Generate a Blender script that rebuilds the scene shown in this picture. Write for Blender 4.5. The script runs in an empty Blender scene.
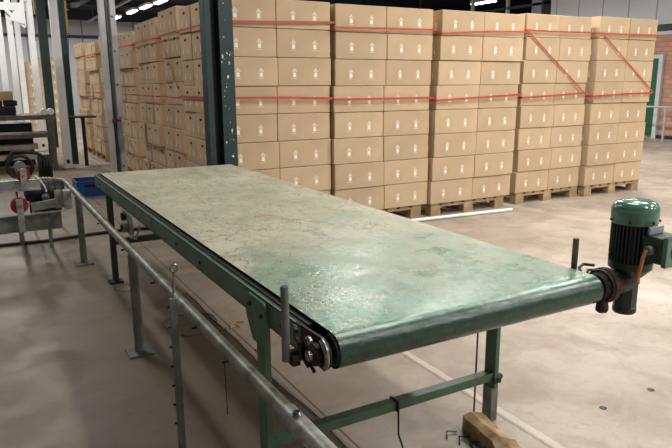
import bpy, bmesh, math, random
from mathutils import Vector, Matrix
random.seed(7)
C = bpy.context.scene.collection
PI = math.pi
# ------------------------------------------------------------------ materials
def srgb(c):
    return tuple(((x/255)/12.92 if x/255 <= .04045 else ((x/255+.055)/1.055)**2.4) for x in c) + (1,)
def mat(name, col, rough=.6, metal=0, var=.12, scale=8, bump=0, bscale=40, emit=0, rnd=0, col2=None, spec=.5, detail=5, space='Object', lo=.35, hi=.7):
    m = bpy.data.materials.new(name); m.use_nodes = True
    N, L = m.node_tree.nodes, m.node_tree.links
    b = N['Principled BSDF']
    b.inputs['Roughness'].default_value = rough; b.inputs['Metallic'].default_value = metal
    b.inputs['Specular IOR Level'].default_value = spec
    tc = N.new('ShaderNodeTexCoord'); no = N.new('ShaderNodeTexNoise')
    no.inputs['Scale'].default_value = scale; no.inputs['Detail'].default_value = detail
    L.new(tc.outputs[space], no.inputs['Vector'])
    cr = N.new('ShaderNodeValToRGB'); cr.color_ramp.elements[0].position = lo; cr.color_ramp.elements[1].position = hi
    c = srgb(col)
    cr.color_ramp.elements[0].color = srgb(col2) if col2 else tuple(x*(1-var*1.5) for x in c[:3])+(1,)
    cr.color_ramp.elements[1].color = tuple(min(1, x*(1+(0 if col2 else var))) for x in c[:3])+(1,)
    L.new(no.outputs['Fac'], cr.inputs['Fac'])
    out = cr.outputs['Color']
    if rnd:
        oi = N.new('ShaderNodeObjectInfo'); hs = N.new('ShaderNodeHueSaturation'); mr = N.new('ShaderNodeMapRange')
        mr.inputs['To Min'].default_value = 1-rnd; mr.inputs['To Max'].default_value = 1+rnd
        L.new(oi.outputs['Random'], mr.inputs['Value']); L.new(mr.outputs['Result'], hs.inputs['Value']); L.new(out, hs.inputs['Color'])
        out = hs.outputs['Color']
    L.new(out, b.inputs['Base Color'])
    if emit:
        b.inputs['Emission Color'].default_value = c; b.inputs['Emission Strength'].default_value = emit
    if bump:
        n2 = N.new('ShaderNodeTexNoise'); n2.inputs['Scale'].default_value = bscale; n2.inputs['Detail'].default_value = 4
        L.new(tc.outputs[space], n2.inputs['Vector'])
        bp = N.new('ShaderNodeBump'); bp.inputs['Strength'].default_value = bump; bp.inputs['Distance'].default_value = .01
        L.new(n2.outputs['Fac'], bp.inputs['Height']); L.new(bp.outputs['Normal'], b.inputs['Normal'])
    return m
M = {}
M['card'] = mat('cardboard', (196,171,140), .85, var=.06, scale=3, rnd=.07, spec=.2)
M['print'] = mat('white_print', (245,238,225), .8, var=.02)
M['print2'] = mat('faint_white_print', (226,212,190), .8, var=.02)
M['hole'] = mat('hand_hole_dark', (50,34,24), .9)
M['seam'] = mat('carton_seam', (150,116,78), .9, var=.05)
M['strap'] = mat('red_strap', (186,78,58), .5, var=.1)
M['wood'] = mat('pallet_wood', (176,148,112), .85, var=.25, scale=6, rnd=.1)
M['timber'] = mat('rotten_timber', (172,142,104), .9, var=.35, scale=14, bump=.3, bscale=30)
M['green'] = mat('green_paint', (84,114,90), .5, var=.18, scale=9, bump=.05)
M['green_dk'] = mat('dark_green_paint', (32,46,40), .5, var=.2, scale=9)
M['column'] = mat('teal_column_paint', (26,54,56), .45, var=.15, scale=7)
M['fleck'] = mat('chipped_paint', (205,220,215), .7)
M['motor'] = mat('motor_green_enamel', (84,122,102), .16, var=.08, scale=5, spec=.7)
M['motor_dk'] = mat('motor_fin_green', (40,58,48), .4, var=.1)
M['galv'] = mat('galvanised_steel', (165,167,160), .45, .45, var=.22, scale=22, bump=.12, bscale=60)
M['galv_dull'] = mat('dull_galvanised_steel', (128,130,124), .6, .4, var=.2, scale=16)
M['pipe'] = mat('worn_galvanised_pipe', (142,140,126), .45, .45, var=.3, scale=14, bump=.15, bscale=40)
M['steel'] = mat('bare_steel', (150,148,142), .3, .9, var=.2, scale=30)
M['black'] = mat('black_metal', (24,24,24), .5, var=.2)
M['rubber'] = mat('black_rubber', (18,18,18), .6)
M['rust'] = mat('greasy_rust', (62,46,36), .6, .3, var=.5, scale=40)
M['white'] = mat('white_post_paint', (240,242,242), .5, var=.03, scale=3)
M['cream'] = mat('cream_post_paint', (236,238,240), .5, var=.05, scale=3)
M['silver'] = mat('silver_post_paint', (205,207,208), .4, .0, var=.1, scale=4)
M['whiteplastic'] = mat('white_plastic', (240,240,236), .35, var=.02)
M['red'] = mat('red_wheel', (140,30,40), .4, var=.1)
M['blue'] = mat('blue_plastic', (24,84,158), .4, var=.12)
M['yellow'] = mat('yellow_webbing', (176,146,72), .7, var=.1)
M['orange'] = mat('orange_cable', (196,118,60), .45, var=.1)
M['greyplastic'] = mat('grey_plastic', (160,158,170), .4)
M['bench'] = mat('bench_steel', (112,104,98), .5, .2, var=.2)
M['plank'] = mat('pale_planks', (212,200,184), .8, var=.15)
M['hose'] = mat('pale_hose', (198,178,150), .5)
M['ceil'] = mat('dark_ceiling', (24,30,44), .8, var=.2, scale=1)
M['beam'] = mat('dark_beam', (44,54,70), .6)
M['duct'] = mat('grey_duct', (140,146,154), .5)
M['door'] = mat('green_door', (12,84,58), .5, var=.06)
M['frame'] = mat('grey_trim', (196,200,202), .5, var=.03)
M['rail'] = mat('pale_railing', (176,184,192), .4, .3)
M['dark'] = mat('dark_opening', (16,22,30), .25)
M['tube'] = mat('lamp_tube', (255,252,244), .5, emit=9)

def new_nodes(name):
    m = bpy.data.materials.new(name); m.use_nodes = True
    return m, m.node_tree.nodes, m.node_tree.links, m.node_tree.nodes['Principled BSDF']
def mathn(N, L, op, a, b=None, c=None, clamp=False):
    n = N.new('ShaderNodeMath'); n.operation = op; n.use_clamp = clamp
    for i, v in enumerate((a, b, c)):
        if v is None: continue
        if isinstance(v, (int, float)): n.inputs[i].default_value = v
        else: L.new(v, n.inputs[i])
    return n.outputs[0]
def mixc(N, L, f, a, b, mode='MIX'):
    n = N.new('ShaderNodeMix'); n.data_type = 'RGBA'; n.blend_type = mode
    for s, v in ((n.inputs[0], f), (n.inputs[6], a), (n.inputs[7], b)):
        if isinstance(v, (int, float)): s.default_value = v
        elif isinstance(v, tuple): s.default_value = v
        else: L.new(v, s)
    return n.outputs[2]
def noise(N, L, vec, sc, det=5, rough=.55, dist=0):
    n = N.new('ShaderNodeTexNoise'); n.inputs['Scale'].default_value = sc; n.inputs['Detail'].default_value = det
    n.inputs['Roughness'].default_value = rough; n.inputs['Distortion'].default_value = dist
    L.new(vec, n.inputs['Vector']); return n.outputs['Fac']
def mrange(N, L, v, a, b, c=0, d=1):
    n = N.new('ShaderNodeMapRange'); n.inputs[1].default_value = a; n.inputs[2].default_value = b
    n.inputs[3].default_value = c; n.inputs[4].default_value = d; L.new(v, n.inputs[0]); return n.outputs[0]

def floor_mat():
    m, N, L, b = new_nodes('concrete_floor')
    tc = N.new('ShaderNodeTexCoord'); P = tc.outputs['Object']
    sx = N.new('ShaderNodeSeparateXYZ'); L.new(P, sx.inputs[0])
    big = noise(N, L, P, .55, 6, .6); mid = noise(N, L, P, 3.2, 8, .65, .6); fine = noise(N, L, P, 22, 6, .7)
    c = mixc(N, L, mrange(N, L, big, .36, .66), srgb((150,136,122)), srgb((196,184,170)))
    c = mixc(N, L, mathn(N, L, 'MULTIPLY', mrange(N, L, mid, .46, .64), .62), c, srgb((142,124,108)))
    c = mixc(N, L, mathn(N, L, 'MULTIPLY', mrange(N, L, fine, .5, .78), .35), c, srgb((120,106,94)))
    # dimmer light on the left painted in: floor colour turns darker and browner
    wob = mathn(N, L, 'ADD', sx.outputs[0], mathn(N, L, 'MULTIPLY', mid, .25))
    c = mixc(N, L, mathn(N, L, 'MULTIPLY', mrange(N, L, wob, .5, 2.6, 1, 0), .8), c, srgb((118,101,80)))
    # joints: thin dark line at x=1.25 and pale filled strip at x=1.97
    j1 = mathn(N, L, 'LESS_THAN', mathn(N, L, 'ABSOLUTE', mathn(N, L, 'SUBTRACT', sx.outputs[0], 1.25)), .006)
    c = mixc(N, L, mathn(N, L, 'MULTIPLY', j1, .8), c, srgb((52,42,34)))
    wx = mathn(N, L, 'ADD', sx.outputs[0], mathn(N, L, 'MULTIPLY', fine, .03))
    j2 = mathn(N, L, 'LESS_THAN', mathn(N, L, 'ABSOLUTE', mathn(N, L, 'SUBTRACT', wx, 2.0)), .018)
    c = mixc(N, L, mathn(N, L, 'MULTIPLY', j2, .5), c, srgb((214,198,180)))
    j3 = mathn(N, L, 'LESS_THAN', mathn(N, L, 'ABSOLUTE', mathn(N, L, 'SUBTRACT', wx, 1.965)), .007)
    c = mixc(N, L, mathn(N, L, 'MULTIPLY', j3, .6), c, srgb((104,88,74)))
    v = N.new('ShaderNodeTexVoronoi'); v.feature = 'DISTANCE_TO_EDGE'; v.inputs['Scale'].default_value = .8
    dv = N.new('ShaderNodeVectorMath'); dv.operation = 'ADD'; L.new(P, dv.inputs[0])
    nn = N.new('ShaderNodeTexNoise'); nn.inputs['Scale'].default_value = 2.5; nn.inputs['Detail'].default_value = 6; L.new(P, nn.inputs['Vector'])
    L.new(nn.outputs['Color'], dv.inputs[1]); L.new(dv.outputs[0], v.inputs['Vector'])
    cr = mathn(N, L, 'LESS_THAN', v.outputs['Distance'], .004)
    c = mixc(N, L, mathn(N, L, 'MULTIPLY', cr, .15), c, srgb((84,70,58)))
    L.new(c, b.inputs['Base Color'])
    L.new(mrange(N, L, mid, .3, .7, .38, .62), b.inputs['Roughness'])
    bp = N.new('ShaderNodeBump'); bp.inputs['Strength'].default_value = .25; bp.inputs['Distance'].default_value = .01
    L.new(mid, bp.inputs['Height']); L.new(bp.outputs[0], b.inputs['Normal'])
    return m
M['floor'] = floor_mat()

def belt_mat():
    m, N, L, b = new_nodes('dusty_green_belt')
    tc = N.new('ShaderNodeTexCoord'); P = tc.outputs['Object']
    sx = N.new('ShaderNodeSeparateXYZ'); L.new(P, sx.inputs[0])
    n1 = noise(N, L, P, 2.3, 7, .6, .4); n2 = noise(N, L, P, 9, 7, .65); n3 = noise(N, L, P, 40, 4, .6)
    mp = N.new('ShaderNodeMapping'); mp.inputs['Scale'].default_value = (1.4, .55, 1); L.new(P, mp.inputs['Vector'])
    streak = noise(N, L, mp.outputs[0], 4.5, 8, .7, 1.2)
    dust = mixc(N, L, mrange(N, L, n1, .35, .65), srgb((160,161,138)), srgb((186,182,158)))
    dust = mixc(N, L, mathn(N, L, 'MULTIPLY', mrange(N, L, streak, .50, .64), .55), dust, srgb((150,132,100)))
    green = mixc(N, L, mrange(N, L, n2, .3, .7), srgb((66,124,100)), srgb((104,158,132)))
    # worn wetter green in the last part before the roller, plus patches
    y = mathn(N, L, 'ADD', sx.outputs[1], mathn(N, L, 'MULTIPLY', mathn(N, L, 'SUBTRACT', n1, .5), 2.6))
    g1 = mathn(N, L, 'MULTIPLY', mrange(N, L, y, 1.5, 2.7, 1, 0), .95)
    g2 = mathn(N, L, 'MULTIPLY', mrange(N, L, n2, .5, .75), mrange(N, L, sx.outputs[1], 1.6, 4.2, .4, .03))
    g = mathn(N, L, 'MAXIMUM', g1, g2)
    c = mixc(N, L, g, dust, green)
    # thin dirt cracks
    v = N.new('ShaderNodeTexVoronoi'); v.feature = 'DISTANCE_TO_EDGE'; v.inputs['Scale'].default_value = 3.2
    nn = N.new('ShaderNodeTexNoise'); nn.inputs['Scale'].default_value = 3.5; nn.inputs['Detail'].default_value = 7; L.new(P, nn.inputs['Vector'])
    sc = N.new('ShaderNodeVectorMath'); sc.operation = 'SCALE'; sc.inputs['Scale'].default_value = .9; L.new(nn.outputs['Color'], sc.inputs[0])
    dv = N.new('ShaderNodeVectorMath'); dv.operation = 'ADD'; L.new(mp.outputs[0], dv.inputs[0]); L.new(sc.outputs[0], dv.inputs[1]); L.new(dv.outputs[0], v.inputs['Vector'])
    cr = mrange(N, L, v.outputs['Distance'], .0, .03, 1, 0)
    ck = mathn(N, L, 'MULTIPLY', cr, mrange(N, L, n1, .40, .56, 0, .8), clamp=True)
    c = mixc(N, L, ck, c, srgb((98,98,78)))
    sm = noise(N, L, mp.outputs[0], 1.9, 9, .75, 2.2)
    c = mixc(N, L, mathn(N, L, 'MULTIPLY', mrange(N, L, mathn(N, L, 'ABSOLUTE', mathn(N, L, 'SUBTRACT', sm, .5)), 0, .022, 1, 0), .5), c, srgb((100,108,88)))
    c = mixc(N, L, mathn(N, L, 'MULTIPLY', mrange(N, L, n3, .45, .75), .25), c, srgb((120,118,96)))
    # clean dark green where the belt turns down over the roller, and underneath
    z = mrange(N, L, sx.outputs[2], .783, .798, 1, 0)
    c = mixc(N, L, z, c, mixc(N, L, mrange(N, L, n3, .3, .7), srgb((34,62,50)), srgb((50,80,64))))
    L.new(c, b.inputs['Base Color'])
    rr = mathn(N, L, 'SUBTRACT', .55, mathn(N, L, 'MULTIPLY', g, .38))
    rr = mathn(N, L, 'ADD', rr, mathn(N, L, 'MULTIPLY', mathn(N, L, 'SUBTRACT', n2, .5), .7))
    L.new(rr, b.inputs['Roughness'])
    bp = N.new('ShaderNodeBump'); bp.inputs['Strength'].default_value = .55; bp.inputs['Distance'].default_value = .006
    L.new(noise(N, L, P, 16, 6, .7), bp.inputs['Height']); L.new(bp.outputs[0], b.inputs['Normal'])
    return m
M['belt'] = belt_mat()

def brick_mat():
    m, N, L, b = new_nodes('brick_wall')
    tc = N.new('ShaderNodeTexCoord'); sx = N.new('ShaderNodeSeparateXYZ'); cb = N.new('ShaderNodeCombineXYZ')
    L.new(tc.outputs['Object'], sx.inputs[0]); L.new(sx.outputs[1], cb.inputs[0]); L.new(sx.outputs[2], cb.inputs[1])
    bt = N.new('ShaderNodeTexBrick'); bt.inputs['Scale'].default_value = 1
    bt.inputs['Brick Width'].default_value = .3; bt.inputs['Row Height'].default_value = .12; bt.inputs['Mortar Size'].default_value = .012
    bt.inputs['Color1'].default_value = srgb((176,128,108)); bt.inputs['Color2'].default_value = srgb((196,150,126)); bt.inputs['Mortar'].default_value = srgb((150,128,116))
    L.new(cb.outputs[0], bt.inputs['Vector']); L.new(bt.outputs['Color'], b.inputs['Base Color']); b.inputs['Roughness'].default_value = .85
    return m
def panel_mat(name, ax, pitch, col, line):
    m, N, L, b = new_nodes(name)
    tc = N.new('ShaderNodeTexCoord'); sx = N.new('ShaderNodeSeparateXYZ'); L.new(tc.outputs['Object'], sx.inputs[0])
    f = mathn(N, L, 'FRACT', mathn(N, L, 'DIVIDE', sx.outputs[ax], pitch))
    k = mathn(N, L, 'LESS_THAN', f, .05)
    c = mixc(N, L, mrange(N, L, noise(N, L, tc.outputs['Object'], .6), .3, .7), srgb(col), srgb(tuple(min(255, x+8) for x in col)))
    L.new(mixc(N, L, k, c, srgb(line)), b.inputs['Base Color']); b.inputs['Roughness'].default_value = .5
    return m
M['brick'] = brick_mat()
M['panel'] = panel_mat('grey_wall_panel', 1, .85, (196,200,208), (150,154,164))
M['panel_far'] = panel_mat('far_wall_panel', 0, 1.3, (180,184,190), (120,126,134))

# ------------------------------------------------------------------ mesh helpers
class MB:
    def __init__(s): s.bm = bmesh.new(); s.mats = []
    def mi(s, m):
        m = M[m] if isinstance(m, str) else m
        if m not in s.mats: s.mats.append(m)
        return s.mats.index(m)
    def face(s, pts, m, smooth=False):
        vs = [s.bm.verts.new(p) for p in pts]; f = s.bm.faces.new(vs); f.material_index = s.mi(m); f.smooth = smooth; return f
    def box(s, a, b, m, bev=0, mtx=None):
        x0, y0, z0 = a; x1, y1, z1 = b; k = s.mi(m)
        v = [s.bm.verts.new(p) for p in ((x0,y0,z0),(x1,y0,z0),(x1,y1,z0),(x0,y1,z0),(x0,y0,z1),(x1,y0,z1),(x1,y1,z1),(x0,y1,z1))]
        fs = [s.bm.faces.new([v[i] for i in q]) for q in ((0,3,2,1),(4,5,6,7),(0,1,5,4),(1,2,6,5),(2,3,7,6),(3,0,4,7))]
        for f in fs: f.material_index = k
        if mtx is not None: bmesh.ops.transform(s.bm, matrix=mtx, verts=v)
        if bev:
            es = list({e for f in fs for e in f.edges})
            r = bmesh.ops.bevel(s.bm, geom=es, offset=bev, segments=2, affect='EDGES', profile=.5)
            for f in r['faces']: f.material_index = k
        return s
    def bar(s, p, q, w, h, m, up=(0,0,1)):
        p, q = Vector(p), Vector(q); d = q-p; z = d.normalized(); u = Vector(up)
        if abs(u.dot(z)) > .98: u = Vector((0,1,0))
        x = u.cross(z).normalized(); y = z.cross(x)
        mt = Matrix((x, y, z)).transposed().to_4x4(); mt.translation = p
        return s.box((-w/2,-h/2,0), (w/2,h/2,d.length), m, mtx=mt)
    def tube(s, pts, r, m, seg=12, cap=True, rs=None, hollow=False):
        pts = [Vector(p) for p in pts]; k = s.mi(m); n = len(pts)
        rs = rs or [r]*n; rings = []; prev = None
        for i, p in enumerate(pts):
            t = ((pts[min(i+1, n-1)]-p).normalized() + (p-pts[max(i-1, 0)]).normalized()).normalized()
            if prev is None:
                a = Vector((0,0,1)) if abs(t.z) < .9 else Vector((1,0,0)); prev = a.cross(t).normalized()
            prev = (prev - t*prev.dot(t)).normalized(); w = t.cross(prev)
            rings.append([s.bm.verts.new(p + (prev*math.cos(2*PI*j/seg)+w*math.sin(2*PI*j/seg))*rs[i]) for j in range(seg)])
        for i in range(n-1):
            for j in range(seg):
                f = s.bm.faces.new((rings[i][j], rings[i][(j+1)%seg], rings[i+1][(j+1)%seg], rings[i+1][j])); f.material_index = k; f.smooth = True
        if cap:
            for rg, fl in ((rings[0], True), (rings[-1], False)):
                f = s.bm.faces.new(rg[::-1] if fl else rg); f.material_index = k
        return s
    def lathe(s, prof, m, seg=28, axis='Z', loc=(0,0,0)):
        """prof = [(r, h)] along axis"""
        k = s.mi(m); rings = []; loc = Vector(loc)
        def P(r, h, a):
            c, d = r*math.cos(a), r*math.sin(a)
            return loc + (Vector((c, d, h)) if axis == 'Z' else Vector((h, c, d)) if axis == 'X' else Vector((c, h, d)))
        for r, h in prof:
            rings.append([s.bm.verts.new(P(max(r, 1e-4), h, 2*PI*j/seg)) for j in range(seg)])
        for i in range(len(rings)-1):
            for j in range(seg):
                f = s.bm.faces.new((rings[i][j], rings[i][(j+1)%seg], rings[i+1][(j+1)%seg], rings[i+1][j])); f.material_index = k; f.smooth = True
        for rg in (rings[0][::-1], rings[-1]):
            f = s.bm.faces.new(rg); f.material_index = k
        return s
    def prism(s, poly, axis, a, b, m):
        """poly 2D extruded along axis ('x': poly=(y,z); 'y': (x,z); 'z': (x,y))"""
        k = s.mi(m)
        def P(u, v, t): return {'x': (t,u,v), 'y': (u,t,v), 'z': (u,v,t)}[axis]
        A = [s.bm.verts.new(P(u, v, a)) for u, v in poly]; B = [s.bm.verts.new(P(u, v, b)) for u, v in poly]
        fs = [s.bm.faces.new(A), s.bm.faces.new(B[::-1])]
        n = len(poly)
        for i in range(n): fs.append(s.bm.faces.new((A[i], B[i], B[(i+1)%n], A[(i+1)%n])))
        for f in fs: f.material_index = k
        return s
    def torus(s, c, R, r, m, axis='X', seg=28, sg=8, a0=0, a1=2*PI):
        c = Vector(c); pts = []
        n = seg
        for i in range(n+1):
            a = a0+(a1-a0)*i/n; u, v = R*math.cos(a), R*math.sin(a)
            pts.append(c + (Vector((0,u,v)) if axis == 'X' else Vector((u,0,v)) if axis == 'Y' else Vector((u,v,0))))
        return s.tube(pts, r, m, sg)
    def build(s, name, parent=None, sharp=True, org=None):
        bmesh.ops.recalc_face_normals(s.bm, faces=s.bm.faces[:])
        if sharp:
            for e in s.bm.edges:
                if len(e.link_faces) == 2 and e.calc_face_angle(0) > .7: e.smooth = False
        me = bpy.data.meshes.new(name)
        if org is not None: bmesh.ops.translate(s.bm, vec=-Vector(org), verts=s.bm.verts[:])
        s.bm.to_mesh(me); s.bm.free()
        for m in s.mats: me.materials.append(m)
        o = bpy.data.objects.new(name, me); C.objects.link(o)
        if org is not None: o.location = org
        if parent is not None:
            o.parent = parent
            if parent.type == 'EMPTY' and org is None: o.location = -Vector(parent.location) if parent.get('_abs') else (0,0,0)
        return o
def tag(o, label=None, cat=None, group=None, kind=None):
    if label: o['label'] = label
    if cat: o['category'] = cat
    if group: o['group'] = group
    if kind: o['kind'] = kind
    return o
def thing(name, label, cat, loc=(0,0,0), group=None):
    """Empty at the thing's base; child meshes are modelled in world coordinates and shifted back"""
    o = bpy.data.objects.new(name, None); C.objects.link(o); o.location = loc; o.empty_display_size = .1
    tag(o, label, cat, group); o['_abs'] = 1
    return o
def part(mb, name, parent, label=None):
    """mesh in world coords -> child of thing (or of one of its parts, which already has the offset)"""
    off = Vector(parent.location) if parent.type == 'EMPTY' else Vector((0,0,0))
    me_o = mb.build(name)
    me_o.parent = parent
    me_o.location = -off
    if parent.type != 'EMPTY': me_o.location = (0,0,0)
    if label: me_o['label'] = label
    return me_o
def copy_tree(root, loc):
    r = root.copy(); C.objects.link(r); r.location = loc
    for ch in list(root.children):
        c = ch.copy(); C.objects.link(c); c.parent = r
        for g in list(ch.children):
            d = g.copy(); C.objects.link(d); d.parent = c
    return r
def struct(mb, name):
    return tag(mb.build(name), kind='structure')

# ------------------------------------------------------------------ setting
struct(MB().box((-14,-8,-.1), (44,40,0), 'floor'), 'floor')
struct(MB().box((-14,-8,5.2), (44,40,5.35), 'ceil'), 'ceiling')
struct(MB().box((-14,36,0), (44,36.2,5.2), 'panel_far'), 'wall_back')
b = MB(); b.box((-14,35.9,3.85), (44,36,4.0), 'beam'); b.box((-14,35.9,4.75), (44,36,5.2), 'beam')
struct(b, 'trim_1')
# right wall: brick base, window band, grey panels above, ends where the dark bay begins
b = MB(); b.box((16,-8,0), (16.25,14.7,2.72), 'brick'); b.box((16,-8,3.02), (16.25,14.7,5.2), 'panel')
struct(b, 'wall_right')
b = MB(); b.box((16.02,-8,2.78), (16.2,14.7,2.98), 'dark'); struct(b, 'window_1')
b = MB(); b.box((15.94,-8,2.70), (16.02,14.7,2.79), 'frame'); b.box((15.94,-8,2.97), (16.02,14.7,3.04), 'frame'); struct(b, 'trim_2')
b = MB(); b.box((15.93,10.80,.08), (15.99,11.75,2.1), 'door'); struct(b, 'door_1')
b = MB(); b.box((15.9,10.69,.0), (15.99,10.80,2.2), 'frame'); b.box((15.9,10.80,2.1), (15.99,11.75,2.2), 'frame'); b.box((15.9,11.75,0), (15.99,11.86,2.2), 'frame'); struct(b, 'trim_3')
b = MB(); b.box((15.94,-8,0), (16.0,10.69,.09), 'black'); b.box((15.94,11.86,0), (16,14.7,.09), 'black'); struct(b, 'baseboard_right')
# bay behind the end of the right wall: dark glazing with pale mullions
b = MB(); b.box((24,14.7,0), (24.2,36,5.2), 'dark'); struct(b, 'wall_bay')
b = MB(); b.box((16.25,14.6,0), (44,14.7,5.2), 'beam'); struct(b, 'wall_bay_side')
b = MB()
b.box((16.0,14.75,0), (16.2,15.0,5.2), 'black'); b.box((16,15.1,3.4), (16.15,15.5,5.2), 'duct')
for y in (16.62, 18.38): b.box((16.0,y-.05,0), (16.1,y+.05,5.2), 'frame')
for y in (21.5, 25.5, 30): b.box((16.0,y-.06,0), (16.1,y+.06,5.2), 'beam')
b.box((16,14.7,3.9), (16.1,30,3.98), 'beam')
struct(b, 'window_2')
# roof beams
for i, y in enumerate((8, 14, 20, 26, 31)):
    struct(MB().box((-14,y-.09,4.95), (40,y+.09,5.2), 'beam'), 'trim_%d' % (4+i))

# ------------------------------------------------------------------ cartons
def carton_mesh(name, w=.596, d=.396, h=.2655, single=False):
    b = MB(); b.box((0,0,0), (w,d,h), 'card', bev=.006)
    e = .0012
    def icon_front(x, y=-e):
        zc = h*.42
        b.face([(x-.017,y,zc-.03),(x+.017,y,zc-.03),(x+.017,y,zc+.012),(x-.017,y,zc+.012)], 'print')
        b.face([(x-.033,y,zc+.02),(x,y,zc+.062),(x+.033,y,zc+.02),(x+.02,y,zc+.02),(x,y,zc+.047),(x-.02,y,zc+.02)], 'print2')
        b.face([(x-.02,y,zc+.024),(x+.02,y,zc+.024),(x,y,zc+.045)], 'print2')
        b.face([(x-.012,y,zc+.014),(x+.012,y,zc+.014),(x+.012,y,zc+.022),(x-.012,y,zc+.022)], 'print2')
        b.face([(x-.03,y,zc-.046),(x+.03,y,zc-.046),(x+.03,y,zc-.040),(x-.03,y,zc-.040)], 'print2')
    icon_front(w*.30); icon_front(w*.70)
    for sx, X in ((-1, -e), (1, w+e)):
        zc = h*.36
        for y in (d*.28, d*.72):
            b.face([(X,y-.009,zc-.03),(X,y+.009,zc-.03),(X,y+.009,zc+.01),(X,y-.009,zc+.01)], 'print')
            b.face([(X,y-.02,zc+.016),(X,y+.02,zc+.016),(X,y,zc+.045)], 'print2')
        pts = [(X, d/2+.040*math.cos(2*PI*i/12), h*.76+.015*math.sin(2*PI*i/12)) for i in range(12)]
        b.face(pts, 'hole')
    b.box((w/2-.0015,-.0008,h-.001), (w/2+.0015,d+.0008,h+.0004), 'seam')
    o = b.build(name, org=(0,0,0))
    bv = o.data
    C.objects.unlink(o)
    return bv
CM = carton_mesh('cardboard_carton')
ORD = ['top', 'second from top', 'third from top', 'fourth from top', 'fifth from top', 'sixth from top', 'seventh from top', 'bottom']
def carton(x, y, z, label, group, sx=1, sy=1, sz=1, rz=0, ry=0, rx=0):
    o = bpy.data.objects.new('cardboard_carton', CM); C.objects.link(o)
    o.location = (x, y, z); o.scale = (sx, sy, sz); o.rotation_euler = (rx, ry, rz)
    return tag(o, label, 'box', group)
PT = .144
# pallets
def make_pallet(w, d):
    t = thing('wooden_pallet', 'x', 'pallet')
    b = MB()
    for i in range(7): x = .0+i*(w-.12)/6; b.box((x,0,PT-.022), (x+.12,d,PT-.001), 'wood')
    for y in (0, d/2-.05, d-.1): b.box((0,y,PT-.044), (w,y+.1,PT-.0225), 'wood')
    part(b, 'deck', t)
    for x in (0, w/2-.07, w-.14):
        for y in (0, d/2-.05, d-.1):
            part(MB().box((x,y,.022), (x+.14,y+.1,PT-.0445), 'wood', bev=.003), 'block', t)
    for x in (0, w/2-.07, w-.14):
        part(MB().box((x,0,0), (x+.14,d,.0215), 'wood'), 'bottom_board', t)
    return t
pal0 = make_pallet(1.12, 1.16); used = [False]
def pallet(x, y, label, group='pallets under the carton stacks'):
    if used[0]: p = copy_tree(pal0, (x, y, 0))
    else: p = pal0; p.location = (x, y, 0); used[0] = True
    return tag(p, label, 'pallet', group)

NTH = ['first', 'second', 'third', 'fourth', 'fifth', 'sixth', 'seventh']
# wall of five stacks facing the camera: (left x, right x, front y, lean at bottom, top height)
ST = [(1.99,3.165,5.72,-.0,2.285), (3.205,4.42,5.68,-.03,2.275), (4.50,5.73,5.63,-.10,2.275), (5.785,6.925,5.66,-.03,2.30), (6.995,8.14,5.60,-.05,2.315)]
rj = random.Random(3)
for si, (x0, x1, fy, lean, top) in enumerate(ST):
    h = (top-PT)/8; sz = h/.2662; w = (x1-x0)/2
    pallet(x0+lean+.025, fy+.02, 'wooden pallet under the %s carton stack right of green column' % NTH[si])
    for r in range(8):
        sh = lean*((r/7.)**.8) + (rj.uniform(-.012, .012) if r else 0)
        if si == 4: sh = lean*(r/7.)*1.1 + rj.uniform(-.01, .01)
        dy = rj.uniform(-.012, .012)
        cut = rj.uniform(-.012, .012) if si else 0
        z = top-(r+1)*h
        for c in range(2):
            xx = x0+sh+(c*(w+cut)); ww = (w+cut if c == 0 else w-cut)-.005
            carton(xx, fy+dy+rj.uniform(0,.008), z, 'carton with two arrows, %s in %s column of %s stack right of green column' % (ORD[r].replace(' from top',' down').replace('top','top row').replace('bottom','bottom row'), ('left','right')[c], NTH[si]) ,
                   'cartons on the stacks facing the conveyor', sx=ww/.596, sz=sz*.986, sy=.97)
    if si == 0:
        for r in range(8):
            for c in (1, 2):
                carton(x0+rj.uniform(-.01,.01), fy+.015+c*.4, top-(r+1)*h, 'carton with hand hole, %s in %s side column just behind green column' % (ORD[r].replace(' from top',' down').replace('top','top row').replace('bottom','bottom row'), ('','middle','rear')[c]),
                       'hand-hole cartons behind the green column', sz=sz*.986, sy=.985)
# aisle wall: stacks seen from the side
AI = [(7.36,2,2.11,2.37), (8.42,3,2.11,2.34), (9.98,3,2.13,2.28), (11.5,3,2.13,2.37), (13.04,3,2.12,2.31), (14.58,3,2.1,2.37)]
for si, (y0, n, X, top) in enumerate(AI):
    h = (top-PT)/8
    pp_ = pallet(X+.02, y0+.01, 'wooden pallet under the %s aisle stack beyond the green column' % NTH[si], 'pallets along the aisle')
    if n == 2: pp_.scale = (1,.68,1)
    for r in range(8):
        dy = rj.uniform(-.02, .02); dx = rj.uniform(-.03, .03)
        for c in range(n):
            carton(X+dx+rj.uniform(-.012,.012), y0+dy+c*.4, top-(r+1)*h, 'carton with hand hole, %s in %s column of %s aisle stack beyond green column' % (ORD[r].replace(' from top',' down').replace('top','top row').replace('bottom','bottom row'), ('near','far')[c] if n == 2 else ('near','middle','far')[c], NTH[si]),
                   'cartons along the aisle', sz=h/.2662*.986, sy=.985, rz=rj.uniform(-.01,.01), ry=rj.uniform(-.006,.006) if r == 0 else 0)
# distant stack behind the white posts
for c, x in enumerate((1.2, 1.83)):
    for r in range(8):
        top = (2.2, 2.35)[c]; h = (top-.0)/8
        carton(x, 21.9+rj.uniform(-.02,.02), top-(r+1)*h, 'distant carton, %s in %s column of stack seen between the white posts' % (ORD[r].replace(' from top',' down').replace('top','top row').replace('bottom','bottom row'), ('left','right')[c]), 'distant cartons', sz=h/.2662*.986)

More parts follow.
